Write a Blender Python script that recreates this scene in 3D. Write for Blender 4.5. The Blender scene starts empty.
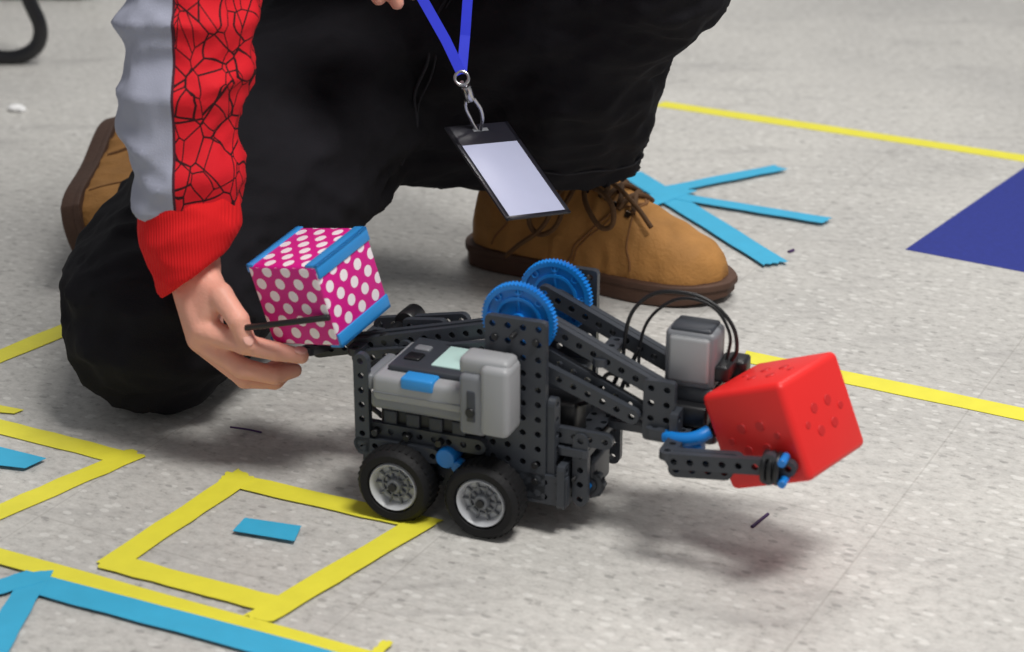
import bpy, bmesh, math, random
from mathutils import Vector, Matrix, noise
from mathutils.bvhtree import BVHTree
random.seed(4)
scene=bpy.context.scene
COL=bpy.context.collection
V=Vector
# ------------------------------------------------------------ materials
def lin(c):
    c=c/255.0
    return c/12.92 if c<=0.04045 else ((c+0.055)/1.055)**2.4
def rgb(r,g,b): return (lin(r),lin(g),lin(b),1)
def newmat(name):
    m=bpy.data.materials.new(name); m.use_nodes=True
    nt=m.node_tree; return m,nt,nt.nodes["Principled BSDF"]
def mat(name,c,rough=.5,metal=0,var=.12,vscale=60,bump=.0,bscale=400,spec=.5,sss=0,detail=4):
    m,nt,b=newmat(name)
    N=nt.nodes; L=nt.links
    tc=N.new("ShaderNodeTexCoord")
    nz=N.new("ShaderNodeTexNoise"); nz.inputs["Scale"].default_value=vscale; nz.inputs["Detail"].default_value=detail
    L.new(tc.outputs["Object"],nz.inputs["Vector"])
    mx=N.new("ShaderNodeMix"); mx.data_type='RGBA'
    k1=1-var; k2=1+var
    mx.inputs[6].default_value=(c[0]*k1,c[1]*k1,c[2]*k1,1)
    mx.inputs[7].default_value=(min(1,c[0]*k2),min(1,c[1]*k2),min(1,c[2]*k2),1)
    L.new(nz.outputs["Fac"],mx.inputs[0]); L.new(mx.outputs[2],b.inputs["Base Color"])
    b.inputs["Roughness"].default_value=rough; b.inputs["Metallic"].default_value=metal
    b.inputs["Specular IOR Level"].default_value=spec
    if sss: 
        b.inputs["Subsurface Weight"].default_value=sss
        b.inputs["Subsurface Radius"].default_value=(.012,.005,.003); b.inputs["Subsurface Scale"].default_value=.5
    if bump:
        n2=N.new("ShaderNodeTexNoise"); n2.inputs["Scale"].default_value=bscale; n2.inputs["Detail"].default_value=3
        L.new(tc.outputs["Object"],n2.inputs["Vector"])
        bp=N.new("ShaderNodeBump"); bp.inputs["Strength"].default_value=bump; bp.inputs["Distance"].default_value=.002
        L.new(n2.outputs["Fac"],bp.inputs["Height"]); L.new(bp.outputs["Normal"],b.inputs["Normal"])
    return m
def math_node(nt,op,a,b=None,c=None):
    n=nt.nodes.new("ShaderNodeMath"); n.operation=op
    for i,x in enumerate((a,b,c)):
        if x is None: continue
        if isinstance(x,(int,float)): n.inputs[i].default_value=x
        else: nt.links.new(x,n.inputs[i])
    return n.outputs[0]
def mixc(nt,fac,a,b):
    n=nt.nodes.new("ShaderNodeMix"); n.data_type='RGBA'
    for i,x in ((0,fac),(6,a),(7,b)):
        if isinstance(x,(int,float,tuple)): n.inputs[i].default_value=x
        else: nt.links.new(x,n.inputs[i])
    return n.outputs[2]

def floor_material():
    m,nt,b=newmat("vinyl_floor"); N=nt.nodes; L=nt.links
    tc=N.new("ShaderNodeTexCoord")
    mp=N.new("ShaderNodeMapping"); mp.inputs["Rotation"].default_value=(0,0,math.radians(28))
    L.new(tc.outputs["Object"],mp.inputs["Vector"])
    mp2=N.new("ShaderNodeMapping"); mp2.inputs["Scale"].default_value=(85,125,1)
    L.new(mp.outputs[0],mp2.inputs["Vector"])
    n1=N.new("ShaderNodeTexNoise"); n1.inputs["Scale"].default_value=1.0; n1.inputs["Detail"].default_value=6; n1.inputs["Roughness"].default_value=.8
    L.new(mp2.outputs[0],n1.inputs["Vector"])
    r1=N.new("ShaderNodeValToRGB"); e=r1.color_ramp.elements
    e[0].position=.30; e[0].color=rgb(142,140,137); e[1].position=.70; e[1].color=rgb(217,215,210)
    x=r1.color_ramp.elements.new(.44); x.color=rgb(192,190,185)
    L.new(n1.outputs["Fac"],r1.inputs[0])
    n2=N.new("ShaderNodeTexNoise"); n2.inputs["Scale"].default_value=2.6; n2.inputs["Detail"].default_value=5
    L.new(mp.outputs[0],n2.inputs["Vector"])
    r2=N.new("ShaderNodeValToRGB"); e=r2.color_ramp.elements
    e[0].position=.32; e[0].color=(.82,.82,.83,1); e[1].position=.66; e[1].color=(1,1,1,1)
    L.new(n2.outputs["Fac"],r2.inputs[0])
    mu=N.new("ShaderNodeMix"); mu.data_type='RGBA'; mu.blend_type='MULTIPLY'; mu.inputs[0].default_value=1
    L.new(r1.outputs[0],mu.inputs[6]); L.new(r2.outputs[0],mu.inputs[7])
    # scuffs : streaky grey wear
    mp3=N.new("ShaderNodeMapping"); mp3.inputs["Scale"].default_value=(4,16,1); mp3.inputs["Rotation"].default_value=(0,0,.5); L.new(tc.outputs["Object"],mp3.inputs["Vector"])
    n3=N.new("ShaderNodeTexNoise"); n3.inputs["Scale"].default_value=1.5; n3.inputs["Detail"].default_value=7; n3.inputs["Distortion"].default_value=1.2
    L.new(mp3.outputs[0],n3.inputs["Vector"])
    r3=N.new("ShaderNodeValToRGB"); e=r3.color_ramp.elements
    e[0].position=.56; e[0].color=(0,0,0,1); e[1].position=.74; e[1].color=(1,1,1,1)
    L.new(n3.outputs["Fac"],r3.inputs[0])
    base=mixc(nt,math_node(nt,'MULTIPLY',r3.outputs[0],.35),mu.outputs[2],rgb(140,138,137))
    def chips(scale,th,fac,col,prev,sq=(1,1,1)):
        mq=N.new("ShaderNodeMapping"); mq.inputs["Scale"].default_value=sq; L.new(mp.outputs[0],mq.inputs["Vector"])
        vo=N.new("ShaderNodeTexVoronoi"); vo.inputs["Scale"].default_value=scale
        L.new(mq.outputs[0],vo.inputs["Vector"])
        k=math_node(nt,'LESS_THAN',vo.outputs["Distance"],th)
        return mixc(nt,math_node(nt,'MULTIPLY',k,fac),prev,col)
    c2=chips(80,.22,.38,rgb(228,227,223),base,(.6,1,1))
    c2=chips(60,.14,.45,rgb(124,122,120),c2,(.55,1,1))
    sx=N.new("ShaderNodeSeparateXYZ"); L.new(mp.outputs[0],sx.inputs[0])
    def seam(o,off):
        a=math_node(nt,'ADD',o,off); a=math_node(nt,'DIVIDE',a,.3048); a=math_node(nt,'FRACT',a)
        a=math_node(nt,'SUBTRACT',a,.5); a=math_node(nt,'ABSOLUTE',a); return math_node(nt,'GREATER_THAN',a,.4972)
    s=math_node(nt,'MAXIMUM',seam(sx.outputs[0],.10),seam(sx.outputs[1],.13))
    c3=mixc(nt,math_node(nt,'MULTIPLY',s,.22),c2,rgb(120,115,108))
    L.new(c3,b.inputs["Base Color"])
    rr=math_node(nt,'MULTIPLY_ADD',n2.outputs["Fac"],.25,.28); L.new(rr,b.inputs["Roughness"])
    b.inputs["Specular IOR Level"].default_value=.35
    bp=N.new("ShaderNodeBump"); bp.inputs["Strength"].default_value=.15; bp.inputs["Distance"].default_value=.002
    L.new(n1.outputs["Fac"],bp.inputs["Height"]); L.new(bp.outputs[0],b.inputs["Normal"])
    return m
def sleeve_material():
    m,nt,b=newmat("sleeve_fabric"); N=nt.nodes; L=nt.links
    tc=N.new("ShaderNodeTexCoord"); sx=N.new("ShaderNodeSeparateXYZ"); L.new(tc.outputs["Object"],sx.inputs[0])
    def web(scale,th,off):
        mp=N.new("ShaderNodeMapping"); mp.inputs["Location"].default_value=off; mp.inputs["Scale"].default_value=(1.25,1,.85); L.new(tc.outputs["Object"],mp.inputs["Vector"])
        vo=N.new("ShaderNodeTexVoronoi"); vo.feature='DISTANCE_TO_EDGE'; vo.inputs["Scale"].default_value=scale
        L.new(mp.outputs[0],vo.inputs["Vector"])
        return math_node(nt,'LESS_THAN',vo.outputs["Distance"],th)
    w=math_node(nt,'MAXIMUM',web(30,.022,(0,0,0)),web(40,.022,(.3,.2,.1)))
    red=mixc(nt,w,rgb(214,24,38),rgb(48,8,16))
    k=math_node(nt,'MULTIPLY_ADD',sx.outputs[2],-.03,sx.outputs[0])
    isred=math_node(nt,'GREATER_THAN',k,-.2775)
    pipe=math_node(nt,'LESS_THAN',math_node(nt,'ABSOLUTE',math_node(nt,'ADD',k,.2775)),.0012)
    c=mixc(nt,isred,rgb(160,163,180),red); c=mixc(nt,pipe,c,rgb(70,30,44))
    L.new(c,b.inputs["Base Color"]); b.inputs["Roughness"].default_value=.8; b.inputs["Specular IOR Level"].default_value=.3
    nz=N.new("ShaderNodeTexNoise"); nz.inputs["Scale"].default_value=900
    L.new(tc.outputs["Object"],nz.inputs["Vector"])
    bp=N.new("ShaderNodeBump"); bp.inputs["Strength"].default_value=.3; bp.inputs["Distance"].default_value=.001
    L.new(nz.outputs["Fac"],bp.inputs["Height"]); L.new(bp.outputs[0],b.inputs["Normal"])
    return m
def rib_material(name,c):
    m,nt,b=newmat(name); N=nt.nodes; L=nt.links
    tc=N.new("ShaderNodeTexCoord"); w=N.new("ShaderNodeTexWave"); w.inputs["Scale"].default_value=130; w.bands_direction='X'
    L.new(tc.outputs["Object"],w.inputs["Vector"])
    b.inputs["Base Color"].default_value=c; b.inputs["Roughness"].default_value=.85; b.inputs["Specular IOR Level"].default_value=.2
    bp=N.new("ShaderNodeBump"); bp.inputs["Strength"].default_value=.4; bp.inputs["Distance"].default_value=.0012
    L.new(w.outputs["Fac"],bp.inputs["Height"]); L.new(bp.outputs[0],b.inputs["Normal"])
    return m
def polka_material():
    m,nt,b=newmat("polka_fabric"); N=nt.nodes; L=nt.links
    uv=N.new("ShaderNodeTexCoord"); sx=N.new("ShaderNodeSeparateXYZ"); L.new(uv.outputs["UV"],sx.inputs[0])
    n=3.7
    v=math_node(nt,'MULTIPLY',sx.outputs[1],n*1.75); row=math_node(nt,'FLOOR',v)
    u=math_node(nt,'MULTIPLY_ADD',row,.5,math_node(nt,'MULTIPLY',sx.outputs[0],n))
    fu=math_node(nt,'SUBTRACT',math_node(nt,'FRACT',u),.5); fv=math_node(nt,'MULTIPLY',math_node(nt,'SUBTRACT',math_node(nt,'FRACT',v),.5),.57)
    d=math_node(nt,'ADD',math_node(nt,'MULTIPLY',fu,fu),math_node(nt,'MULTIPLY',fv,fv))
    dot=math_node(nt,'LESS_THAN',d,.062)
    L.new(mixc(nt,dot,rgb(212,14,136),rgb(244,232,238)),b.inputs["Base Color"])
    b.inputs["Roughness"].default_value=.5
    return m
M={}
M['floor']=floor_material(); M['sleeve']=sleeve_material(); M['polka']=polka_material()
M['cuff']=rib_material("red_rib_knit",rgb(220,30,34))
M['yellow']=mat("yellow_tape",rgb(228,220,66),.45,var=.10,vscale=45,bump=.15,bscale=150)
M['bluetape']=mat("blue_tape",rgb(58,170,210),.5,var=.10,vscale=45,bump=.15,bscale=150)
M['bluetile']=mat("blue_tile",rgb(38,50,134),.5,var=.25,vscale=160,bump=.1,spec=.3)
M['jeans']=mat("black_denim",rgb(23,22,27),.85,var=.5,vscale=14,bump=.35,bscale=900,spec=.2)
M['shirt']=mat("black_jersey",rgb(24,24,30),.9,var=.2)
M['stitch']=mat("denim_seam",rgb(34,33,40),.9)
M['skin']=mat("skin",rgb(230,168,148),.5,var=.14,vscale=40,bump=.2,bscale=350,sss=.15,spec=.35)
M['nail']=mat("nail",rgb(234,178,164),.3,var=.03)
M['hair']=mat("brown_hair",rgb(52,34,24),.6,var=.4,vscale=200)
M['eye']=mat("eye_white",rgb(235,232,228),.2,var=.02); M['iris']=mat("iris_brown",rgb(60,36,20),.2); M['lip']=mat("lip",rgb(190,110,105),.5)
M['leather']=mat("wheat_leather",rgb(170,122,68),.72,var=.45,vscale=30,bump=.5,bscale=300,spec=.25,detail=9)
M['collar']=mat("brown_collar",rgb(120,78,46),.7,var=.2)
M['sole']=mat("rubber_sole",rgb(80,55,42),.7,var=.3,vscale=50,bump=.3,bscale=200)
M['lace']=mat("lace",rgb(88,60,32),.8,var=.5,vscale=300)
M['seamt']=mat("boot_seam",rgb(126,86,48),.8,var=.3,vscale=500)
M['eyelet']=mat("eyelet",rgb(60,48,38),.35,metal=.8)
M['dark']=mat("dark_plastic",rgb(54,58,65),.42,var=.12,vscale=40)
M['black']=mat("black_plastic",rgb(20,21,24),.4,var=.15)
M['rubber']=mat("tyre_rubber",rgb(20,20,22),.65,var=.2,bump=.25,bscale=500,spec=.3)
M['lgray']=mat("light_gray_plastic",rgb(152,154,157),.42,var=.05)
M['mgray']=mat("mid_gray_plastic",rgb(118,121,126),.42,var=.06)
M['hub']=mat("hub_plastic",rgb(190,192,196),.32,var=.06)
M['blue']=mat("blue_plastic",rgb(20,124,208),.35,var=.06)
M['label']=mat("blue_label",rgb(46,142,214),.4,var=.05)
M['screen']=mat("screen_pale",rgb(190,222,216),.25,var=.05,vscale=30)
M['red']=mat("red_plastic",rgb(228,40,38),.42,var=.05,vscale=25,spec=.4)
M['dred']=mat("red_recess",rgb(200,28,30),.5,var=.05)
M['ribbon']=mat("blue_ribbon",rgb(36,52,214),.55,var=.1)
M['metal']=mat("nickel",rgb(190,190,195),.25,metal=1,var=.05)
M['paper']=mat("badge_paper",rgb(180,185,212),.4,var=.03)
M['vinyl']=mat("black_vinyl",rgb(34,34,42),.3,var=.2)
M['pen']=mat("pen_mark",rgb(70,45,90),.6); M['white']=mat("white_scrap",rgb(235,235,235),.7)
M['chair']=mat("chair_steel",rgb(24,24,28),.3,var=.1); M['seat']=mat("chair_seat",rgb(120,124,136),.5)

# ------------------------------------------------------------ geometry helpers
def obj(name,me,m=None,parent=None,smooth=False):
    o=bpy.data.objects.new(name,me); COL.objects.link(o)
    if m: me.materials.append(m)
    if smooth:
        for p in me.polygons: p.use_smooth=True
    if parent: o.parent=parent
    return o
def frombm(name,bm,m=None,parent=None,smooth=False):
    me=bpy.data.meshes.new(name); bm.normal_update(); bm.to_mesh(me); bm.free()
    return obj(name,me,m,parent,smooth)
def empty(name,mw=None):
    e=bpy.data.objects.new(name,None); COL.objects.link(e); e.empty_display_size=.05
    if mw is not None: e.matrix_world=mw
    return e
def frame(origin,x,y,z):
    m=Matrix.Identity(4)
    for i in range(3):
        m[i][0]=x[i]; m[i][1]=y[i]; m[i][2]=z[i]; m[i][3]=origin[i]
    return m
def ortho(p,s):
    p=p.normalized(); s=(s-p*s.dot(p)).normalized(); return p,s
def apply_mods(o):
    dg=bpy.context.evaluated_depsgraph_get()
    me=bpy.data.meshes.new_from_object(o.evaluated_get(dg))
    o.modifiers.clear(); old=o.data; o.data=me; bpy.data.meshes.remove(old)
def sphere_pts(c,r,n=2):
    b=bmesh.new(); bmesh.ops.create_icosphere(b,subdivisions=n,radius=1)
    if isinstance(r,(int,float)): r=(r,r,r)
    pts=[V(c)+V((v.co.x*r[0],v.co.y*r[1],v.co.z*r[2])) for v in b.verts]; b.free(); return pts
def disc_pts(c,n,r,r2=None,axis=None,k=20):
    n=V(n).normalized(); a=V(axis) if axis else n.orthogonal(); a=(a-n*a.dot(n)).normalized(); b=n.cross(a); r2=r2 or r
    return [V(c)+a*math.cos(t)*r+b*math.sin(t)*r2 for t in [2*math.pi*i/k for i in range(k)]]
def hull_into(bm,pts):
    vs=[bm.verts.new(p) for p in pts]
    r=bmesh.ops.convex_hull(bm,input=vs)
    junk=[g for g in r['geom_interior'] if isinstance(g,bmesh.types.BMVert)]+[g for g in r['geom_unused'] if isinstance(g,bmesh.types.BMVert)]
    if junk: bmesh.ops.delete(bm,geom=list(set(junk)),context='VERTS')
def blob(name,parts,m,voxel=.007,smooth=6,parent=None,disp=None):
    """parts: list of point groups; each group becomes a convex piece, all fused to one skin"""
    bm=bmesh.new()
    for g in parts: hull_into(bm,g)
    o=frombm(name,bm,m,parent,True)
    r=o.modifiers.new("r",'REMESH'); r.mode='VOXEL'; r.voxel_size=voxel; r.use_smooth_shade=True
    if smooth:
        s=o.modifiers.new("s",'SMOOTH'); s.factor=.5; s.iterations=smooth
    apply_mods(o)
    if disp:
        me=o.data; nn=[v.normal.copy() for v in me.vertices]
        for v,n in zip(me.vertices,nn): v.co=v.co+n*disp(v.co,n)
        me.update()
    for p in o.data.polygons: p.use_smooth=True
    if not o.data.materials: o.data.materials.append(m)
    return o
def cap(p1,r1,p2,r2): return sphere_pts(p1,r1)+sphere_pts(p2,r2)
def curve(name,pts,r,m,parent=None,cyc=False,polyline=False):
    cu=bpy.data.curves.new(name,'CURVE'); cu.dimensions='3D'; cu.bevel_depth=r; cu.bevel_resolution=4; cu.resolution_u=12
    if polyline:
        sp=cu.splines.new('POLY'); sp.points.add(len(pts)-1)
        for q,p in zip(sp.points,pts): q.co=(p[0],p[1],p[2],1)
    else:
        sp=cu.splines.new('BEZIER'); sp.bezier_points.add(len(pts)-1)
        for b,p in zip(sp.bezier_points,pts):
            b.co=p; b.handle_left_type=b.handle_right_type='AUTO'
    sp.use_cyclic_u=cyc; cu.use_fill_caps=True
    o=bpy.data.objects.new(name,cu); COL.objects.link(o); cu.materials.append(m)
    dg=bpy.context.evaluated_depsgraph_get(); me=bpy.data.meshes.new_from_object(o.evaluated_get(dg))
    bpy.data.objects.remove(o); bpy.data.curves.remove(cu)
    o=obj(name,me,None,parent,True)
    if not me.materials: me.materials.append(m)
    return o
def hug(name,target,pts,r,m,parent,n=10,lift=.3):
    """a thin seam that follows the surface of target (local space) near the given points"""
    bv=BVHTree.FromPolygons([v.co for v in target.data.vertices],[p.vertices for p in target.data.polygons])
    out=[]
    seq=[V(pts[i]).lerp(V(pts[i+1]),k/n) for i in range(len(pts)-1) for k in range(n)]+[V(pts[-1])]
    for p in seq:
        q,nn,_,_=bv.find_nearest(p); q=q+nn*r*lift
        if not out or ((q-out[-1]).length>r*.8 and (q-out[-1]).length<.05): out.append(q)
    for _ in range(3):
        out=[out[0]]+[(out[i-1]+out[i]*2+out[i+1])/4 for i in range(1,len(out)-1)]+[out[-1]]
    if len(out)<2: return None
    return curve(name,out,r,m,parent,polyline=True)
def sharp(o,a):
    try: o.data.set_sharp_from_angle(angle=math.radians(a))
    except Exception: pass
def box(name,lo,hi,m,parent=None,bev=.002,seg=3):
    bm=bmesh.new(); bmesh.ops.create_cube(bm,size=1)
    lo=V(lo); hi=V(hi)
    for v in bm.verts:
        v.co=V(((lo[i]+hi[i])/2+v.co[i]*(hi[i]-lo[i])) for i in range(3))
    if bev: bmesh.ops.bevel(bm,geom=list(bm.edges),offset=bev,segments=seg,profile=.5,affect='EDGES')
    o=frombm(name,bm,m,parent,True); sharp(o,50)
    return o
def lathe(name,prof,m,parent=None,n=40,closed=False):
    """prof: (radius, y) about local y axis"""
    bm=bmesh.new(); rings=[]
    for r,y in prof:
        rings.append([bm.verts.new((r*math.cos(2*math.pi*i/n),y,r*math.sin(2*math.pi*i/n))) for i in range(n)])
    k=len(rings)
    for j in range(k if closed else k-1):
        a=rings[j]; b=rings[(j+1)%k]
        for i in range(n): bm.faces.new((a[i],a[(i+1)%n],b[(i+1)%n],b[i]))
    if not closed: bm.faces.new(rings[0]); bm.faces.new(rings[-1])
    bmesh.ops.recalc_face_normals(bm,faces=bm.faces)
    o=frombm(name,bm,m,parent,True); sharp(o,40)
    return o
def cyl(name,p1,p2,r,m,parent=None,n=20):
    p1=V(p1); p2=V(p2); d=(p2-p1); x=d.normalized()
    o=lathe(name,[(r*.9,0),(r,r*.12),(r,d.length-r*.12),(r*.9,d.length)],m,parent,n)
    a=x.orthogonal().normalized()
    o.matrix_local=frame(p1,a,x,a.cross(x))
    return o
PITCH=.0127
def plate_mesh(nx,ny,t=.0062,hr=.0027):
    bm=bmesh.new(); h=PITCH/2; K=16; cache={}
    def vert(x,y,z):
        k=(round(x,6),round(y,6),round(z,6))
        if k not in cache: cache[k]=bm.verts.new((x,y,z))
        return cache[k]
    for i in range(nx):
        for j in range(ny):
            cx=i*PITCH; cy=(j-(ny-1)/2)*PITCH
            O=[];I=[]
            for k in range(K):
                a=2*math.pi*k/K; c=math.cos(a); s=math.sin(a)
                R=h/max(abs(c),abs(s))
                if ny==1 and ((i==0 and c<-.01) or (i==nx-1 and c>.01)): R=h
                elif ny>1:
                    ec=(i==0 and c<0) or (i==nx-1 and c>0); es=(j==0 and s<0) or (j==ny-1 and s>0)
                    if ec and es: R=min(R,h*1.22)
                O.append((cx+c*R,cy+s*R)); I.append((cx+c*hr,cy+s*hr))
            for k in range(K):
                k2=(k+1)%K; am=2*math.pi*(k+.5)/K; c=math.cos(am); s=math.sin(am)
                for z,fl in ((t/2,0),(-t/2,1)):
                    f=[vert(*O[k],z),vert(*O[k2],z),vert(*I[k2],z),vert(*I[k],z)]
                    if fl: f.reverse()
                    try: bm.faces.new(f)
                    except ValueError: pass
                try: bm.faces.new([vert(*I[k],t/2),vert(*I[k2],t/2),vert(*I[k2],-t/2),vert(*I[k],-t/2)])
                except ValueError: pass
                if abs(c)>abs(s): edge=(c>0 and i==nx-1) or (c<0 and i==0)
                else: edge=(s>0 and j==ny-1) or (s<0 and j==0)
                if edge:
                    try: bm.faces.new([vert(*O[k],t/2),vert(*O[k],-t/2),vert(*O[k2],-t/2),vert(*O[k2],t/2)])
                    except ValueError: pass
    bmesh.ops.recalc_face_normals(bm,faces=bm.faces)
    return bm
def mm(p): return V(p)/1000.0
def beam(name,p1,p2,parent,normal=(0,-1,0),ny=1,m=None,t=.0062):
    p1=mm(p1); p2=mm(p2); d=p2-p1; n=max(2,round(d.length/PITCH)+1)
    x=d.normalized(); z=V(normal); z=(z-x*z.dot(x)).normalized(); y=z.cross(x)
    o=frombm(name,plate_mesh(n,ny,t),m or M['dark'],parent)
    extra=(d.length-(n-1)*PITCH)/2
    o.matrix_local=frame(p1+x*extra,x,y,z)
    return o

# ------------------------------------------------------------ camera
camd=bpy.data.cameras.new("camera"); cam=bpy.data.objects.new("camera",camd); COL.objects.link(cam)
cam.location=(0,0,.763); cam.rotation_euler=(math.radians(90-22.5),0,0)
camd.sensor_width=36; camd.lens=70; camd.clip_end=60
camd.dof.use_dof=True; camd.dof.focus_distance=1.78; camd.dof.aperture_fstop=6.3
scene.camera=cam

# ------------------------------------------------------------ floor
bm=bmesh.new()
vs=[bm.verts.new(p) for p in ((-4,-1,0),(4,-1,0),(4,7,0),(-4,7,0))]; bm.faces.new(vs)
frombm("floor",bm,M['floor'])
zlev=[.0004]
def poly(name,pts,m,parent,z=None,th=.0002):
    bm=bmesh.new(); 
    if z is None: z=zlev[0]; zlev[0]+=.00022
    hi=[bm.verts.new((p[0],p[1],z+th)) for p in pts]; lo=[bm.verts.new((p[0],p[1],max(0.00005,z-.0003))) for p in pts]
    bm.faces.new(hi)
    for i in range(len(lo)):
        j=(i+1)%len(lo); bm.faces.new((lo[i],lo[j],hi[j],hi[i]))
    bmesh.ops.recalc_face_normals(bm,faces=bm.faces)
    return frombm(name,bm,m,parent)
def tape(name,p1,p2,w,m,parent,ragged=.004):
    p1=V((*p1,0)); p2=V((*p2,0)); d=(p2-p1); x=d.normalized(); y=V((-x.y,x.x,0))
    nseg=7
    s1=random.uniform(-.35,.35); s2=random.uniform(-.35,.35)   # torn ends are slightly oblique
    e1=[p1+y*(w*(k/nseg-.5))-x*(random.uniform(0,ragged)*.6+s1*w*(k/nseg-.5)) for k in range(nseg+1)]
    e2=[p2+y*(w*(.5-k/nseg))+x*(random.uniform(0,ragged)*.6+s2*w*(k/nseg-.5)) for k in range(nseg+1)]
    n=10
    a=[p1-y*w*.5+d*(i/n)+y*random.uniform(-.0008,.0008) for i in range(1,n)]
    b=[p2+y*w*.5-d*(i/n)+y*random.uniform(-.0008,.0008) for i in range(1,n)]
    return poly(name,e1[::-1]+a+e2[::-1]+b,m,parent)
W=.023
E=empty("yellow_tape_line"); tape("strip",(.203,2.637),(.748,2.334),.027,M['yellow'],E)
E=empty("yellow_tape_line"); tape("strip",(.225,1.764),(.60,1.556),.027,M['yellow'],E)
E=empty("yellow_tape_line"); tape("strip",(-.56,1.672),(-.400,1.895),.026,M['yellow'],E)
E=empty("yellow_tape_corner"); tape("strip_1",(-.520,1.638),(-.337,1.544),W,M['yellow'],E,.012); tape("strip_2",(-.328,1.549),(-.445,1.412),W,M['yellow'],E,.012)
poly("strip_3",[(-.480,1.655),(-.443,1.640),(-.450,1.632),(-.49,1.64)],M['yellow'],E)
E=empty("yellow_tape_square")
tape("strip_1",(-.243,1.503),(-.066,1.420),W,M['yellow'],E,.006); tape("strip_2",(-.226,1.509),(-.312,1.354),W,M['yellow'],E,.006)
tape("strip_3",(-.315,1.360),(-.165,1.288),W,M['yellow'],E,.006); tape("strip_4",(-.074,1.422),(-.186,1.275),W,M['yellow'],E,.008)
E=empty("yellow_tape_line"); tape("strip",(-.50,1.418),(-.075,1.204),.020,M['yellow'],E)
E=empty("yellow_tape_line"); tape("strip",(-.107,1.205),(-.090,1.240),.008,M['yellow'],E)
E=empty("blue_tape_corner"); tape("strip_1",(-.378,1.331),(-.10,1.199),.026,M['bluetape'],E); tape("strip_2",(-.364,1.340),(-.373,1.20),.022,M['bluetape'],E); tape("strip_3",(-.44,1.283),(-.366,1.333),.022,M['bluetape'],E)
E=empty("blue_tape_patch"); poly("strip",[(-.216,1.428),(-.169,1.414),(-.172,1.389),(-.223,1.406)],M['bluetape'],E)
E=empty("blue_tape_patch"); poly("strip",[(-.465,1.568),(-.400,1.536),(-.414,1.517),(-.455,1.527)],M['bluetape'],E)
E=empty("blue_tape_starburst"); tape("strip_1",(.145,2.320),(.283,2.012),.030,M['bluetape'],E,.008); tape("strip_2",(.165,2.246),(.330,2.343),.022,M['bluetape'],E,.006); tape("strip_3",(.190,2.235),(.358,2.147),.022,M['bluetape'],E,.006); tape("strip_4",(.150,2.20),(.205,2.258),.03,M['bluetape'],E,.006)
c0=V((.434,2.062)); e1=V((.195,.284)).normalized()*.46; e2=V((.112,-.068)).normalized()*.46
poly("blue_floor_tile",[c0,c0+e2,c0+e2+e1,c0+e1],M['bluetile'],None,z=.0003)
E=empty("pen_marks")
curve("mark_1",[V((-.251,1.605,.0008)),V((-.235,1.600,.0008)),V((-.222,1.594,.0008))],.0008,M['pen'],E)
curve("mark_2",[V((.193,1.418,.0008)),V((.2085,1.44,.0008))],.0014,M['pen'],E)
curve("mark_3",[V((.304,2.052,.0008)),V((.310,2.058,.0008))],.0020,M['pen'],E)
blob("paper_scrap",[sphere_pts((-.672,2.605,.004),(.012,.010,.005)),sphere_pts((-.662,2.600,.003),(.006,.008,.004))],M['white'],.002,1)

# ------------------------------------------------------------ person
P=empty("kneeling_person")
def wr(co,f,amp,stretch=(1,1,1),seed=0):
    q=V((co.x*stretch[0]+seed,co.y*stretch[1],co.z*stretch[2]))*f
    return (1-abs(noise.noise(q))*2.2)*amp
def jeans_disp(co,n):
    a=wr(co,7,.008,(1,1,2.2))+wr(co,18,.0046,(1,1.8,1.8),3)+wr(co,40,.0014,(1,1.5,1.8),7)+noise.noise(co*5)*.007
    return a-.008
jeans=blob("jeans",[
  sphere_pts((-.125,2.01,.25),(.135,.13,.13)),
  cap((-.100,1.965,.195),.092,(-.035,1.960,.190),.085),
  cap((-.15,1.99,.255),.125,(-.306,1.695,.105),.092)+sphere_pts((-.316,1.650,.090),.090),
  cap((-.316,1.655,.088),.086,(-.358,1.97,.075),.058),
  cap((-.09,1.99,.27),.12,(.13,1.80,.37),.078),
  cap((.135,1.79,.375),.076,(.03,1.93,.23),.082),
  sphere_pts((.07,1.87,.27),.085)+disc_pts((.046,1.935,.143),(.12,-.28,.9),.090,.064,(1,0,0),32),
  cap((-.12,2.03,.27),.13,(-.12,2.02,.38),.125),
 ],M['jeans'],.0058,6,P,jeans_disp)
hug("jeans_seam_1",jeans,[(-.06,1.85,.33),(-.09,1.85,.24),(-.12,1.86,.17)],.0016,M['stitch'],P)
hug("jeans_seam_2",jeans,[(-.053,1.85,.33),(-.083,1.85,.24),(-.113,1.86,.17)],.0010,M['stitch'],P)
hug("jeans_hem",jeans,[(-.03,1.90,.162),(.0,1.86,.158),(.06,1.86,.155),(.12,1.88,.155),(.135,1.92,.155)],.0014,M['stitch'],P)
shirt=blob("shirt",[
  cap((-.12,2.03,.36),.128,(-.09,1.86,.62),.125),
  cap((-.19,1.80,.66),.085,(.04,1.83,.67),.085),
  cap((-.09,1.84,.60),.12,(-.07,1.80,.68),.10),
  cap((-.07,1.79,.72),.055,(-.06,1.75,.79),.05)],M['shirt'],.009,8,P,lambda c,n:wr(c,8,.004))
def sl_disp(co,n):
    return wr(co,11,.008,(.7,.7,1.7))+wr(co,26,.0030,(1,1,1.6),5)-.006
sleeve=blob("jacket_sleeve",[
  cap((-.225,1.79,.665),.075,(-.259,1.615,.44),.062),
  cap((-.259,1.605,.43),.060,(-.266,1.575,.33),.057),
  sphere_pts((-.266,1.575,.33),.057)+disc_pts((-.268,1.552,.222),(.05,.15,1),.047,.044)],M['sleeve'],.0042,4,P,sl_disp)
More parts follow.
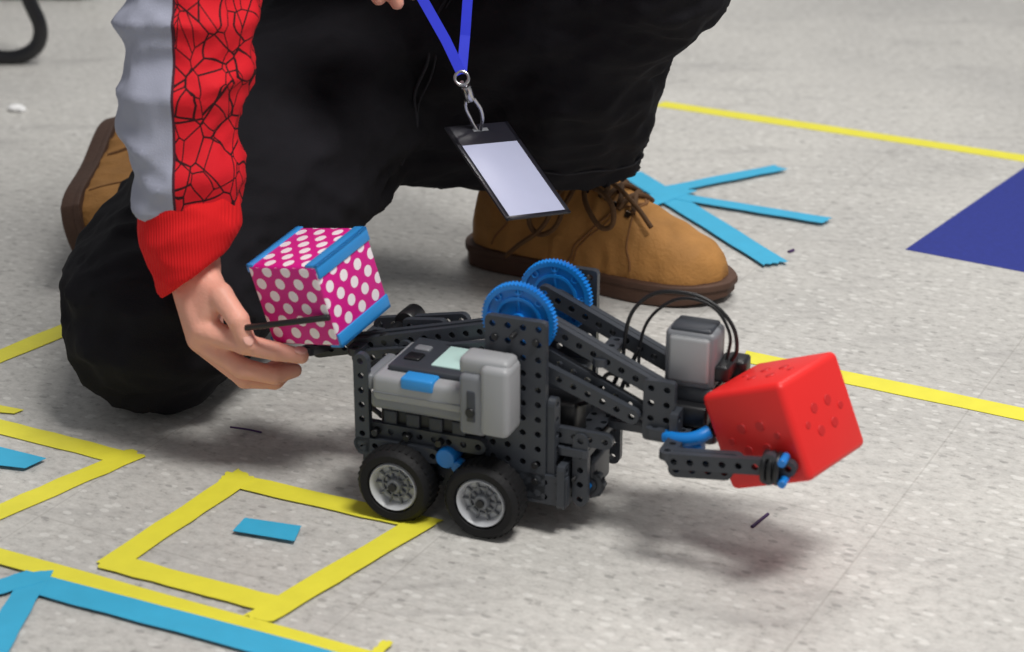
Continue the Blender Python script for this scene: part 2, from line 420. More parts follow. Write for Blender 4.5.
cuff=blob("jacket_cuff",[disc_pts((-.267,1.556,.242),(0,.15,1),.041)+disc_pts((-.265,1.546,.205),(-.2,.2,1),.042)+disc_pts((-.262,1.541,.174),(-.75,.2,1),.036,.036)],M['cuff'],.003,3,P,lambda c,n:wr(c,28,.002,(1,1,1.5)))
blob("jacket_sleeve_2",[
  cap((.07,1.82,.67),.075,(.13,1.74,.52),.06),
  cap((.13,1.74,.52),.060,(.0,1.76,.475),.045)],M['sleeve'],.007,5,P,sl_disp)
# hands: modelled in a frame at the wrist (mm): x right, y along the arm, z toward the thumb side
XR=V((1,0,0)); XU=V((0,.3827,.9239)); XT=V((0,-.9239,.3827))
def hand(name,fr,parts,nails,voxel=.0019):
    E_=blob(name,parts,M['skin'],voxel,3,None); E_.matrix_world=fr; E_.parent=P
    for i,(c,nx,up_) in enumerate(nails):
        z,x=ortho(V(nx),V(up_)); y=z.cross(x)
        bm=bmesh.new(); bmesh.ops.create_uvsphere(bm,u_segments=16,v_segments=8,radius=1)
        for v in bm.verts: v.co=V((v.co.x*.0058,v.co.y*.0046,v.co.z*.0014))
        o=frombm(name+"_nail_%d"%(i+1),bm,M['nail'],None,True); o.matrix_world=fr@frame(mm(c),x,y,z); o.parent=P
def chain(pts,rs):
    out=[]
    for i in range(len(pts)-1): out.append(cap(mm(pts[i]),rs[i]/1000,mm(pts[i+1]),rs[i+1]/1000))
    for i in range(1,len(pts)-1): out.append(sphere_pts(mm(pts[i]),rs[i]*1.07/1000))
    return out
fr=frame(V((-.265,1.546,.178)),XR,XU,XT)
hp=[]
hp.append(sphere_pts(mm((0,22,-2)),(.021,.022,.019))+sphere_pts(mm((1,-6,0)),(.024,.018,.019)))
hp.append(sphere_pts(mm((1,-6,0)),(.023,.018,.018))+sphere_pts(mm((10,-52,12)),.0115)+sphere_pts(mm((6,-62,0)),.0115)+sphere_pts(mm((10,-68,-14)),.0105)+sphere_pts(mm((14,-70,-26)),.0095)+sphere_pts(mm((2,-20,-20)),.014))
hp.append(sphere_pts(mm((8,-8,8)),.016)+sphere_pts(mm((22,-26,20)),.012)+sphere_pts(mm((12,-46,12)),.011))
hp+=chain([(10,-14,10),(27,-26,25),(42,-46,32),(50,-66,28)],[13,10.5,9.4,7.4])
hp+=chain([(10,-53,13),(46,-66,22),(72,-72,22),(92,-76,16)],[11,9.2,8.2,6.8])
hp+=chain([(7,-62,1),(42,-86,7),(68,-92,3),(84,-88,-6)],[11,9.2,8.2,6.6])
hp+=chain([(10,-68,-13),(42,-95,-12),(66,-97,-20),(78,-87,-30)],[10.5,8.8,7.8,6.4])
hp+=chain([(14,-70,-26),(40,-90,-30),(58,-90,-38),(68,-82,-44)],[9.5,7.6,6.8,5.8])
hand("hand",fr,hp,[((51,-62,35.0),(.35,.1,.9),(.4,-.9,0)),((92,-71,21),(.3,.65,.65),(.9,-.1,-.3))])
fr2=frame(V((-.062,1.735,.446)),XR,XU,XT)
hp=[sphere_pts(mm((10,10,0)),.022)+sphere_pts(mm((-12,-4,0)),.022),
    sphere_pts(mm((-12,-4,0)),.021)+sphere_pts(mm((-54,-4,0)),.011)+sphere_pts(mm((-50,-18,0)),.011)+sphere_pts(mm((-44,-32,0)),.010)+sphere_pts(mm((-36,-42,0)),.009)]
hp+=chain([(-54,-4,0),(-76,-34,6),(-76,-58,2),(-70,-72,-8)],[10.5,9,8,6.8])
hp+=chain([(-50,-18,0),(-62,-54,6),(-60,-74,0),(-54,-86,-8)],[10.5,9,8,6.8])
hp+=chain([(-44,-32,0),(-46,-64,6),(-42,-80,0),(-38,-90,-8)],[10,8.5,7.5,6.5])
hp+=chain([(-36,-42,0),(-30,-64,4),(-26,-76,-2),(-24,-82,-8)],[9,7.5,6.8,6])
hp+=chain([(-18,6,6),(-44,18,16),(-62,14,22),(-76,6,24)],[12,10,9,7.5])
hand("hand_2",fr2,hp,[])
# head
hm=Matrix.Translation(V((-.05,1.70,.89)))@Matrix.Rotation(math.radians(12),4,'Z')@Matrix.Rotation(math.radians(32),4,'X')
def hpt(c,r): return sphere_pts(c,r)
hd=blob("head",[hpt((0,.02,.03),(.073,.088,.085))+hpt((0,-.045,-.02),(.050,.03,.04)),
  hpt((0,-.04,-.03),(.052,.035,.04))+hpt((0,-.055,-.085),(.026,.022,.018)),
  hpt((0,-.088,.0),.006)+hpt((0,-.103,-.028),(.011,.010,.008)),
  hpt((0,-.082,-.055),(.022,.010,.006)),
  hpt((.075,.01,-.01),(.008,.018,.028)),hpt((-.075,.01,-.01),(.008,.018,.028)),
  hpt((0,.02,-.03),(.048,.048,.05))+hpt((0,.05,-.13),.048)],M['skin'],.004,4)
hd.matrix_world=hm; hd.parent=P
hr_=blob("hair",[hpt((0,.032,.045),(.083,.092,.088)),hpt((0,-.045,.082),(.062,.04,.03)),hpt((0,.075,-.01),(.065,.05,.06))],M['hair'],.004,3,None,lambda c,n:wr(c,30,.005,(1,1,.3)))
hr_.matrix_world=hm; hr_.parent=P
for i,sx in enumerate((-1,1)):
    for nm,rr,yy,mt in (("eye",.012,-.073,M['eye']),("iris",.0062,-.0805,M['iris'])):
        bm=bmesh.new(); bmesh.ops.create_uvsphere(bm,u_segments=16,v_segments=10,radius=rr)
        o=frombm("%s_%d"%(nm,i+1),bm,mt,None,True); o.matrix_world=hm@Matrix.Translation((sx*.030,yy,.004)); o.parent=P
curve("mouth",[hm@V((-.02,-.090,-.056)),hm@V((0,-.094,-.055)),hm@V((.02,-.090,-.056))],.003,M['lip'],P)

# ------------------------------------------------------------ boots
def boot(name,mw,shaft,laces=True):
    R=empty(name)
    st=[(-.002,.012,.052),(.008,.026,.085),(.03,.035,.112),(.07,.037,.124),(.105,.038,.124),(.135,.040,.112),(.165,.0435,.094),(.195,.0455,.077),(.225,.0440,.064),(.248,.036,.055),(.262,.022,.045),(.268,.010,.036)]
    groups=[]
    def sec(s,hw,h):
        pts=[]
        for i in range(17):
            a=math.pi*i/16
            c=math.cos(a); sn=math.sin(a)
            narrow=1-.30*min(1,max(0,(h-.065)/.05))*(sn**1.5)
            pts.append(V((s,math.copysign(abs(c)**.75,c)*hw*narrow,.016+(h-.016)*(sn**.8))))
        return pts
    for i in range(len(st)-1): groups.append(sec(*st[i])+sec(*st[i+1]))
    groups.append(sphere_pts((.05,0,.09),(.045,.034,.03))+disc_pts(shaft,V(shaft)-V((.05,0,.09)),.046,.042,(1,0,0)))
    up=blob("upper",groups,M['leather'],.0030,5,R,lambda c,n: wr(c,26,.0030,(1.6,.7,1))*(1 if .10<c.x<.19 else .4)-.001)
    ol=[(-.008,.0),(-.005,.018),(.006,.032),(.03,.040),(.07,.0395),(.11,.040),(.15,.046),(.19,.0515),(.22,.0505),(.245,.043),(.264,.028),(.275,.010)]
    outline=[V((x,y,0)) for x,y in ol]+[V((x,-y,0)) for x,y in ol[::-1] if y>0]
    def slab(nm,z0,z1,k,m):
        bm=bmesh.new()
        c=V((.133,0,0))
        lo=[bm.verts.new(V(((p.x-c.x)*k+c.x,p.y*k,z0+(.006*max(0,(p.x-.2)/.07)**2 if z0<.001 else 0)))) for p in outline]
        hi=[bm.verts.new(V(((p.x-c.x)*k+c.x,p.y*k,z1))) for p in outline]
        bm.faces.new(hi); bm.faces.new(lo[::-1])
        for i in range(len(lo)):
            j=(i+1)%len(lo); bm.faces.new((lo[i],lo[j],hi[j],hi[i]))
        bmesh.ops.recalc_face_normals(bm,faces=bm.faces)
        o=frombm(nm,bm,m,R,False)
        b=o.modifiers.new("b",'BEVEL'); b.width=.002; b.segments=2; b.limit_method='ANGLE'
        s=o.modifiers.new("s",'SUBSURF'); s.levels=2; s.render_levels=2
        apply_mods(o)
        for p in o.data.polygons: p.use_smooth=True
        return o
    slab("outsole",0,.017,1.0,M['sole']); slab("welt",.015,.023,1.02,M['sole'])
    for sgn in (-1,1):
        hug("quarter_seam",up,[(.118,sgn*.05,.028),(.128,sgn*.05,.05),(.148,sgn*.045,.07),(.165,sgn*.03,.095)],.0012,M['seamt'],R)
        hug("quarter_seam_b",up,[(.122,sgn*.05,.028),(.132,sgn*.05,.05),(.152,sgn*.045,.07),(.168,sgn*.03,.093)],.0008,M['seamt'],R)
        hug("heel_seam",up,[(.03,sgn*.05,.028),(.048,sgn*.05,.06),(.03,sgn*.05,.10)],.0010,M['seamt'],R)
        hug("eyestay",up,[(.075,sgn*.035,.13),(.11,sgn*.034,.115),(.14,sgn*.032,.104),(.172,sgn*.026,.088),(.184,0,.085)],.0013,M['seamt'],R)
        hug("toe_seam",up,[(.19,sgn*.055,.03),(.183,sgn*.05,.055),(.180,sgn*.02,.085),(.186,0,.088)],.0010,M['seamt'],R)
    if laces:
        k=0
        for s,h in ((.176,.090),(.162,.098),(.148,.106),(.134,.114),(.120,.121)):
            k+=1
            for sgn in (-1,1):
                hug("lace_%d"%k,up,[(s+.005,-sgn*.026,h-.008),(s,0,h+.01),(s-.010,sgn*.027,h-.006)],.0027,M['lace'],R,8,1.1)
                hug("eyelet_%d"%k,up,[(s-.002,sgn*.027,h-.008),(s+.003,sgn*.0285,h-.008)],.0035,M['eyelet'],R,2,.2)
        K=V((.126,-.022,.116))
        cyl("lace_knot",K-V((.005,0,0)),K+V((.005,0,.001)),.0055,M['lace'],R,16)
        curve("lace_bow_1",[K,V((.108,-.042,.112)),V((.088,-.053,.088)),V((.090,-.055,.058)),V((.106,-.054,.060)),V((.120,-.046,.090)),K],.0026,M['lace'],R)
        curve("lace_bow_2",[K,V((.144,-.042,.112)),V((.172,-.052,.092)),V((.168,-.055,.074)),V((.146,-.050,.086)),K],.0026,M['lace'],R)
        curve("lace_end",[K,V((.112,-.046,.098)),V((.100,-.055,.066)),V((.072,-.058,.040)),V((.060,-.058,.028))],.0024,M['lace'],R)
        curve("lace_end_2",[K,V((.15,-.02,.110)),V((.184,-.026,.090)),V((.204,-.034,.074))],.0024,M['lace'],R)
    blob("tongue",[sphere_pts((.12,0,.112),(.02,.016,.012))+sphere_pts((.085,0,.135),(.01,.02,.01))],M['collar'],.003,3,R)
    R.matrix_world=mw
    return R
boot("boot",Matrix.Translation((-.036,2.045,0))@Matrix.Rotation(math.radians(-27),4,'Z')@Matrix.Scale(1.07,4),(.058,0,.150))
bx,bz=ortho(V((.05,.97,.07)),V((.93,-.1,.22)))
boot("boot",frame(V((-.468,1.975,.046)),bx,bz.cross(bx),bz)@Matrix.Scale(1.0,4),(.0,0,.125),False)

# ------------------------------------------------------------ lanyard with badge
BO=V((-.0045,1.70,.210))
def bp_(x,y,z=0): return BO+XR*(x/1000)+XU*(y/1000)+XT*(z/1000)
LY=empty("lanyard_badge")
ex=V((56,9,-36)); ey=V((-55,85,-66))
exw=(XR*ex.x+XU*ex.y+XT*ex.z); eyw=(XR*ey.x+XU*ey.y+XT*ey.z)
yv,xv=ortho(eyw,exw); zv=xv.cross(yv)
w=.034; h=.062
bd=empty("badge_holder",None); bd.parent=LY
def badge_part(nm,lo,hi,m,bev=.0004): return box(nm,lo,hi,m,bd,bev,2)
badge_part("backing",(-w,-h,-.0008),(w,h,.0),M['vinyl'])
badge_part("insert",(-w+.005,-h+.004,.0),(w-.004,h-.026,.0006),M['paper'],.0001)
badge_part("rim_left",(-w,-h,0),(-w+.005,h,.0012),M['vinyl']); badge_part("rim_right",(w-.004,-h,0),(w,h,.0012),M['vinyl'])
badge_part("rim_bottom",(-w,-h,0),(w,-h+.004,.0012),M['vinyl']); badge_part("flap",(-w,h-.026,0),(w,h,.0012),M['vinyl'])
badge_part("slot",(-.008,h-.010,.001),(.008,h-.006,.0016),M['mgray'],.0002)
bd.matrix_world=frame(BO,xv,yv,zv)
top=BO+yv*(h-.008)
j=bp_(-40,84,18)
curve("clip_hook",[top,top+(j-top)*.25+XR*.006,top+(j-top)*.5+XR*.005,top+(j-top)*.6,top+(j-top)*.5-XR*.005,top+(j-top)*.2-XR*.005,top-zv*.003],.0020,M['metal'],LY)
cyl("clip_swivel",top+(j-top)*.55,top+(j-top)*.80,.0048,M['metal'],LY)
curve("clip_ring",[j+XR*.006-XU*.004,j+XU*.002,j-XR*.006-XU*.004,j-XU*.010],.0016,M['metal'],LY,cyc=True)
curve("clip_link",[top+(j-top)*.78,j-XU*.008],.002,M['metal'],LY)
def ribbon(nm,pts,w,n=24):
    bm=bmesh.new(); prev=None
    P_=[]
    for i in range(len(pts)-1):
        for k in range(n): P_.append(pts[i].lerp(pts[i+1],k/n))
    P_.append(pts[-1])
    for i,p in enumerate(P_):
        d=(P_[min(i+1,len(P_)-1)]-P_[max(0,i-1)]).normalized(); s=d.cross(V((0.15,-1,.25))).normalized()
        t=V((0,-.0006,0))
        row=[bm.verts.new(q) for q in (p-s*w/2+t,p+s*w/2+t,p+s*w/2-t,p-s*w/2-t)]
        if prev:
            for a_ in range(4): bm.faces.new((prev[a_],prev[(a_+1)%4],row[(a_+1)%4],row[a_]))
        prev=row
    bmesh.ops.recalc_face_normals(bm,faces=bm.faces)
    return frombm(nm,bm,M['ribbon'],LY)
ribbon("strap_1",[j,bp_(-54,113,22),bp_(-78,155,28),V((-.11,1.66,.62)),V((-.12,1.74,.76)),V((-.09,1.81,.78))],.009)
ribbon("strap_2",[j,bp_(-37,118,18),bp_(-34,158,24),V((-.02,1.66,.62)),V((-.01,1.74,.76)),V((-.05,1.81,.78))],.009)

# ------------------------------------------------------------ robot
RB=empty("wheeled_claw_robot",Matrix.Translation((-.059,1.416,0))@Matrix.Rotation(math.radians(-21.7),4,'Z'))
def wheel(name,a,b):
    E=empty(name); E.parent=RB; E.location=(a/1000,b/1000,.032)
    lathe("tyre",[(.0205,.002),(.0225,-.0015),(.0280,-.0020),(.0310,.0012),(.032,.006),(.032,.018),(.0310,.0222),(.0280,.0245),(.0205,.0235)],M['rubber'],E,56,True)
    lathe("rim",[(.0208,.0005),(.0208,.024),(.0190,.024),(.0165,.012),(.0160,.008),(.0180,.001),(.0198,-.0012)],M['hub'],E,48,True)
    lathe("disc",[(.0001,.0075),(.0175,.0075),(.0175,.012),(.0001,.012)],M['hub'],E,40)
    lathe("hub_ring",[(.0120,.0050),(.0120,.009),(.0105,.009),(.0105,.0050)],M['mgray'],E,36,True)
    lathe("hub_center",[(.0001,.0005),(.0052,.0005),(.0066,.003),(.0066,.010),(.0001,.010)],M['mgray'],E,24)
    lathe("hub_pin",[(.0001,-.002),(.0034,-.002),(.0034,.004),(.0001,.004)],M['black'],E,16)
    for k in range(10):
        t=2*math.pi*k/10
        o=box("spoke_%d"%(k+1),(.006,.0045,-.0007),(.0172,.010,.0007),M['mgray'],E,.0003,1)
        o.rotation_euler=(0,t,0)
    bm=bmesh.new()
    for k in range(36):
        t=2*math.pi*k/36
        mtx=Matrix.Rotation(t,4,'Y')@Matrix.Translation((.0318,.012,0))
        bmesh.ops.create_cube(bm,size=1,matrix=mtx@Matrix.Diagonal((.0012,.018,.0022,1)))
    frombm("tread",bm,M['rubber'],E)
    return E
wheel("wheel_1",-38,-4); wheel("wheel_2",38,-4); wheel("wheel_3",-38,128); wheel("wheel_4",38,128)
for a_ in (-38,38): cyl("axle",(a_/1000,0,.032),(a_/1000,.148,.032),.0017,M['black'],RB,8)
def B(nm,p1,p2,normal=(0,-1,0),ny=1,m=None,t=.0062): return beam(nm,p1,p2,RB,normal,ny,m,t)
def BX(nm,lo,hi,m,bev=.002): return box(nm,mm(lo),mm(hi),m,RB,bev)
B("side_rail_near",(-68,26,40),(92,26,40),ny=2); B("side_rail_far",(-68,120,40),(92,120,40),ny=2)
B("side_rail_top",(-72,20,70),(26,20,70)); B("side_rail_low",(-72,14,58),(-10,14,58))
B("rear_plate",(-72,26,46),(-72,118,46),(-1,0,0),ny=2); B("front_plate",(96,26,44),(96,118,44),(1,0,0),ny=3)
B("front_cross",(102,34,72),(102,116,72),(0,0,1),ny=2)
BX("gearbox",(-60,40,26),(88,110,58),M['black'],.004)
B("rear_post",(-71,14,52),(-71,14,134)); B("rear_post_inner",(-62,80,52),(-62,80,120))
B("rear_post_far",(-71,112,52),(-71,112,120))
BX("battery_pack",(-60,22,62),(22,100,90),M['black'],.004)
for k in range(4): BX("battery_rib_%d"%k,(-56+20*k,19,64),(-44+20*k,23,88),M['dark'],.0015)
for k in range(3): cyl("pin_%d"%k,mm((-60+28*k,10,70)),mm((-60+28*k,18,70)),.003,M['black'],RB,12)
cyl("blue_spacer",mm((2,10,58)),mm((2,30,58)),.0085,M['blue'],RB,24)
cyl("blue_spacer_2",mm((12,10,52)),mm((12,20,52)),.005,M['blue'],RB,20)
BX("brain_base",(-62,8,93),(22,92,108),M['mgray'],.004); BX("brain_front",(-60,7,100),(20,88,123),M['lgray'],.005)
BX("brain_top",(-52,20,121),(22,86,128),M['dark'],.003)
BX("brain_screen",(-18,30,127.2),(18,70,129.4),M['screen'],.001); BX("brain_label",(-34,5.6,115),(-6,26,125.2),M['label'],.002)
BX("brain_button",(-44,34,127),(-30,48,130),M['black'],.002); BX("brain_button_2",(-44,54,127),(-30,64,130),M['mgray'],.002)
BX("brain_left_cap",(-70,12,106),(-61,60,120),M['mgray'],.003)
BX("brain_groove",(-58,6.4,108),(18,8,109.2),M['mgray'],.0003)
BX("motor_side",(22,-8,92),(44,20,143),M['mgray'],.004); BX("motor_body",(40,-10,94),(64,20,152),M['lgray'],.005)
BX("motor_cap",(20,-4,140),(62,20,156),M['lgray'],.005); BX("motor_slot",(29,-9,104),(36,-6,130),M['dark'],.001)
cyl("motor_boss",mm((32,-10,112)),mm((32,-6,112)),.004,M['black'],RB,16)
B("tower_plate_near",(57,26,36),(57,26,176),ny=4); B("tower_plate_far",(66,118,36),(66,118,186),ny=4)
B("tower_edge_near",(86,32,36),(86,32,110),(1,0,0),ny=1)
B("tower_inner",(57,44,60),(57,44,150),ny=2)
BX("lift_motor",(44,50,60),(98,78,104),M['black'],.004); BX("lift_motor_2",(40,84,60),(92,108,120),M['dark'],.004)
cyl("gear_axle",mm((57,14,170)),mm((57,130,170)),.002,M['black'],RB,8)
def gear(nm,a,b,z,r=31,m='blue'):
    E=empty(nm); E.parent=RB; E.location=mm((a,b,z))
    bm=bmesh.new(); n=60; T=.0035
    rings=[]
    for y in (-T,T):
        ring=[]
        for i in range(n*2):
            rr=(r/1000) if i%2==0 else (r-2)/1000
            t=math.pi*i/n; ring.append(bm.verts.new((rr*math.cos(t),y,rr*math.sin(t))))
        inner=[bm.verts.new(((r-5)/1000*math.cos(math.pi*i/n),y,(r-5)/1000*math.sin(math.pi*i/n))) for i in range(n*2)]
        rings.append((ring,inner))
    for (o_,i_) in rings:
        for k in range(n*2): k2=(k+1)%(n*2); bm.faces.new((o_[k],o_[k2],i_[k2],i_[k]))
    for idx in (0,1):
        for k in range(n*2): k2=(k+1)%(n*2); bm.faces.new((rings[0][idx][k],rings[0][idx][k2],rings[1][idx][k2],rings[1][idx][k]))
    bmesh.ops.recalc_face_normals(bm,faces=bm.faces)
    frombm("teeth",bm,M[m],E)
    R_=r/1000
    lathe("web",[(.0001,-.0015),(R_-.0045,-.0015),(R_-.0045,.0015),(.0001,.0015)],M[m],E,48)
    lathe("ring",[(R_*.62,-.0032),(R_*.62,.0032),(R_*.54,.0032),(R_*.54,-.0032)],M[m],E,40,True)
    lathe("boss",[(.0001,-.005),(.006,-.005),(.006,.005),(.0001,.005)],M[m],E,24)
    for k in range(8):
        t=2*math.pi*k/8; c=V((math.cos(t),0,math.sin(t)))
        if k%2==0:
            o=box("rib_%d"%k,(.005,-.003,-.0012),(R_-.004,.003,.0012),M[m],E,.0004,1); o.rotation_euler=(0,t,0)
        lathe("hole_ring_%d"%k,[(.0032,-.0032),(.0032,.0032),(.0022,.0032),(.0022,-.0032)],M[m],E,16,True).location=c*R_*.78
    lathe("pin",[(.0001,-.0075),(.0028,-.0075),(.0028,.0075),(.0001,.0075)],M['blue'],E,12)
gear("blue_gear_near",53,42,174); gear("blue_gear_far",60,104,172)
gear("black_gear",84,70,60,18,'black'); gear("black_gear_2",112,48,40,12,'dark')
for nm,b in (("near",50),("far",96)):
    B("arm_%s_upper"%nm,(57,b,176),(168,b,128)); B("arm_%s_upper2"%nm,(66,b+7,172),(168,b+7,128))
    B("arm_%s_lower"%nm,(60,b,150),(168,b,103)); 
B("arm_near_lower2",(62,40,140),(150,40,108))
B("arm_cross",(118,52,146),(118,98,146),(0,0,1)); 
B("tail_upper",(38,84,150),(-142,82,102),ny=1); B("tail_upper_2",(20,92,146),(-110,90,112),ny=1)
B("tail_lower",(30,76,134),(-100,76,104)); B("tail_cross",(-104,70,112),(-104,120,112),(0,0,1))
B("tail_side",(-100,118,118),(-30,118,132)); B("tail_block",(-70,104,120),(-40,104,124),ny=2)
cyl("tail_spacer",mm((-60,88,122)),mm((-60,122,124)),.006,M['black'],RB,16)
cyl("tail_spacer_2",mm((-84,80,120)),mm((-84,122,120)),.005,M['black'],RB,16)
cyl("tail_wheel_hub",mm((-78,112,124)),mm((-78,134,124)),.010,M['black'],RB,20)
B("wrist_plate_near",(168,46,96),(168,46,132),ny=2); B("wrist_plate_far",(168,102,96),(168,102,132),ny=2)
B("wrist_cross",(172,44,98),(172,106,98),(0,0,1),ny=2); B("wrist_front",(182,44,104),(182,106,104),(1,0,0),ny=2)
B("wrist_rail",(128,58,92),(206,58,92),(0,0,1),ny=1); B("wrist_rail_2",(150,76,94),(206,76,94),(0,0,1),ny=2)
BX("wrist_box",(172,52,100),(204,98,118),M['black'],.003)
BX("claw_motor_base",(168,62,116),(206,96,130),M['dark'],.003); BX("claw_motor",(165,62,128),(206,92,176),M['mgray'],.005)
BX("claw_motor_face",(169,59.5,134),(202,64,172),M['lgray'],.003); BX("claw_motor_top",(169,64,174),(202,90,178),M['dark'],.002)
BX("claw_connector",(204,64,136),(216,96,150),M['black'],.003); BX("claw_connector_2",(204,92,124),(222,112,144),M['black'],.003)
curve("claw_link_blue",[mm((176,40,96)),mm((188,34,98)),mm((202,34,102)),mm((210,40,106))],.0055,M['blue'],RB)
curve("claw_link_blue_2",[mm((178,44,88)),mm((192,38,90)),mm((206,38,95))],.0045,M['blue'],RB)
B("pincer_near",(192,8,93),(282,6,104)); B("pincer_near_2",(192,14.5,93),(236,12.5,99))
B("pincer_arm_near",(186,10,96),(186,62,96),(0,0,1)); B("pincer_near_wide",(196,10,86),(230,10,90),ny=1)
B("pincer_far",(192,118,93),(282,120,104)); B("pincer_arm_far",(186,62,96),(186,120,96),(0,0,1))
B("pincer_tip_near",(268,-1,97),(268,-1,112)); 
for k,a_ in enumerate((264,269,274)):
    curve("rubber_band_%d"%k,[mm((a_,-6,104)),mm((a_,4,114)),mm((a_,14,104)),mm((a_,4,92))],.0022,M['black'],RB,cyc=True)
cyl("blue_pin",mm((278,-6,112)),mm((278,8,112)),.0032,M['blue'],RB,12); cyl("blue_pin_2",mm((279,-6,95)),mm((279,8,95)),.0032,M['blue'],RB,12)
for k,(a_,b_,z_) in enumerate(((40,21,165),(74,21,165),(40,21,140),(74,21,60),(74,21,46))): cyl("tower_pin_%d"%k,mm((a_,b_,z_)),mm((a_,b_+4,z_)),.0028,M['black'],RB,12)
curve("cable_1",[mm((134,70,118)),mm((128,76,150)),mm((140,80,188)),mm((172,80,200)),mm((206,80,188)),mm((218,80,160)),mm((212,80,146))],.0016,M['black'],RB)
curve("cable_2",[mm((150,70,110)),mm((138,84,140)),mm((150,90,178)),mm((186,88,192)),mm((210,84,172)),mm((210,80,146))],.0013,M['black'],RB)
curve("cable_3",[mm((96,60,100)),mm((112,54,112)),mm((126,56,134)),mm((122,60,110)),mm((140,60,92)),mm((168,58,96))],.0018,M['black'],RB)
curve("cable_4",[mm((90,70,70)),mm((120,60,84)),mm((128,66,112)),mm((140,76,150))],.0018,M['black'],RB)
curve("cable_5",[mm((-66,60,112)),mm((-82,56,108)),mm((-80,40,84)),mm((-62,30,76))],.0022,M['black'],RB)
BX("front_block",(98,44,32),(116,84,60),M['dark'],.003); B("front_post",(108,36,30),(108,36,84)); B("front_post_far",(112,104,36),(112,104,92))
B("front_arm_rail",(76,38,84),(128,38,84)); cyl("front_axle",mm((104,28,50)),mm((104,118,50)),.0017,M['black'],RB,8)

# ------------------------------------------------------------ cubes
def camvec(v): return XR*v[0]+XU*v[1]+XT*v[2]
RC=empty("red_cube")
zc,xc=ortho(camvec((-.026,.075,.010)),camvec((.053,.0136,.057))); yc=zc.cross(xc)
H_=.0390
box("shell",(-H_,-H_,-H_),(H_,H_,H_),M['red'],RC,.0055,4)
def face_marks(parent,n,u,v):
    n=V(n);u=V(u);v=V(v)
    for i,(a_,b_) in enumerate(((.009,.009),(-.009,.009),(.009,-.009),(-.009,-.009))):
        c=n*(H_-.0012)+u*a_+v*b_
        cyl("dimple",c,c+n*.0018,.0042,M['dred'],parent,16)
    for s in (-1,1):
        c=n*(H_-.0012)+u*s*.022
        cyl("dimple",c,c+n*.0018,.003,M['dred'],parent,12)
for n,u,v in (((1,0,0),(0,1,0),(0,0,1)),((-1,0,0),(0,1,0),(0,0,1)),((0,-1,0),(1,0,0),(0,0,1)),((0,1,0),(1,0,0),(0,0,1)),((0,0,1),(1,0,0),(0,1,0)),((0,0,-1),(1,0,0),(0,1,0))): face_marks(RC,n,u,v)
RC.matrix_world=frame(V((.207,1.374,.116)),xc,yc,zc)

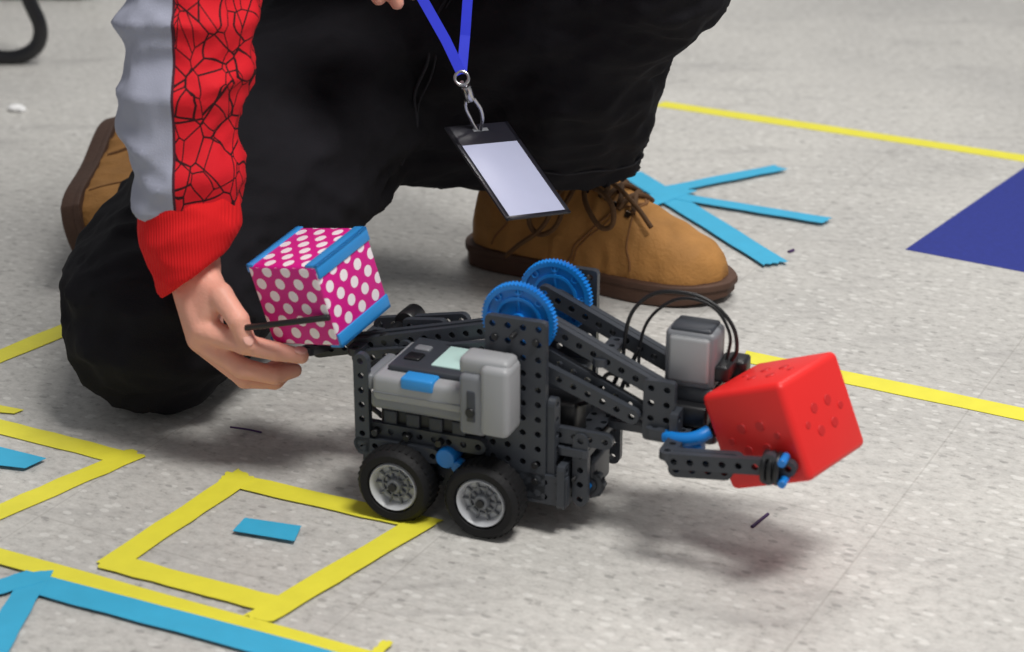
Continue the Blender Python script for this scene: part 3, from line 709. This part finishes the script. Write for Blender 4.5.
PC=empty("polka_dot_cube")
zc,xc=ortho(camvec((-.017,.060,.028)),camvec((.058,-.003,.039))); yc=zc.cross(xc)
S=.036
bm=bmesh.new(); bmesh.ops.create_cube(bm,size=2*S)
bm.normal_update()
uvl=bm.loops.layers.uv.new("UVMap")
for f_ in bm.faces:
    n=f_.normal; ax=max(range(3),key=lambda i:abs(n[i])); ids=[i for i in range(3) if i!=ax]
    for l in f_.loops: l[uvl].uv=((l.vert.co[ids[0]]/S+1)/2+ax*.13,(l.vert.co[ids[1]]/S+1)/2+ax*.07)
bmesh.ops.bevel(bm,geom=list(bm.edges),offset=.003,segments=3,profile=.5,affect='EDGES')
o=frombm("fabric_shell",bm,M['polka'],PC,True); sharp(o,60)
for i,(sx,sz) in enumerate(((1,1),(1,-1),(-1,1),(-1,-1))):
    t=.0012; w_=.011 if sx>0 else .006
    x0,x1=sorted((sx*(S+t),sx*(S-w_))); z0,z1=sorted((sz*(S+t),sz*(S-.002)))
    box("edge_tape_%d_a"%i,(x0,-S*.98,z0),(x1,S*.98,z1),M['label'],PC,.0006,2)
    x0,x1=sorted((sx*(S+t),sx*(S-.002))); z0,z1=sorted((sz*(S+t),sz*(S-w_)))
    box("edge_tape_%d_b"%i,(x0,-S*.98,z0),(x1,S*.98,z1),M['label'],PC,.0006,2)
PC.matrix_world=frame(V((-.158,1.52,.169)),xc,yc,zc)
rod=cyl("cube_holder_rod",(-.216,1.492,.1435),(-.1456,1.470,.1615),.0026,M['black'],None,12)
rod.parent=RB; rod.matrix_parent_inverse=RB.matrix_world.inverted()
B("tail_fork",(-138,84,106),(-138,50,114),(0,0,1))

# ------------------------------------------------------------ chair (sled leg at the back left)
CH=empty("chair")
for i,yy in enumerate((2.85,3.26)):
    curve("sled_leg_%d"%(i+1),[V((-1.24,yy,.44)),V((-1.30,yy,.10)),V((-1.29,yy,.016)),V((-1.20,yy,.012)),V((-.78,yy,.012)),V((-.715,yy,.013)),V((-.690,yy,.038)),V((-.702,yy,.10)),V((-.78,yy,.44))],.011,M['chair'],CH)
curve("cross_bar",[V((-.76,2.85,.40)),V((-.76,3.26,.40))],.009,M['chair'],CH)
box("seat",(-1.23,2.80,.44),(-.76,3.28,.465),M['seat'],CH,.012,4); box("backrest",(-1.20,3.285,.60),(-.81,3.31,.85),M['seat'],CH,.010,4)
curve("back_post",[V((-.84,3.26,.44)),V((-.84,3.28,.84))],.011,M['chair'],CH); curve("back_post_2",[V((-1.18,3.26,.44)),V((-1.18,3.28,.84))],.011,M['chair'],CH)

# ------------------------------------------------------------ light
w_=bpy.data.worlds.new("room_ambient"); scene.world=w_; w_.use_nodes=True
w_.node_tree.nodes["Background"].inputs[0].default_value=(.97,.98,1,1); w_.node_tree.nodes["Background"].inputs[1].default_value=.27
def area(nm,loc,rot,sx,sy,p,c=(1,.975,.94)):
    l=bpy.data.lights.new(nm,'AREA'); l.shape='RECTANGLE'; l.size=sx; l.size_y=sy; l.energy=p; l.color=c
    o=bpy.data.objects.new(nm,l); COL.objects.link(o); o.location=loc; o.rotation_euler=rot
area("ceiling_light_1",(.7,.8,2.5),(math.radians(12),math.radians(10),0),.8,.5,62); area("ceiling_light_2",(.4,3.1,2.6),(0,0,0),1.0,.6,34)
scene.view_settings.view_transform='Standard'
print("done")
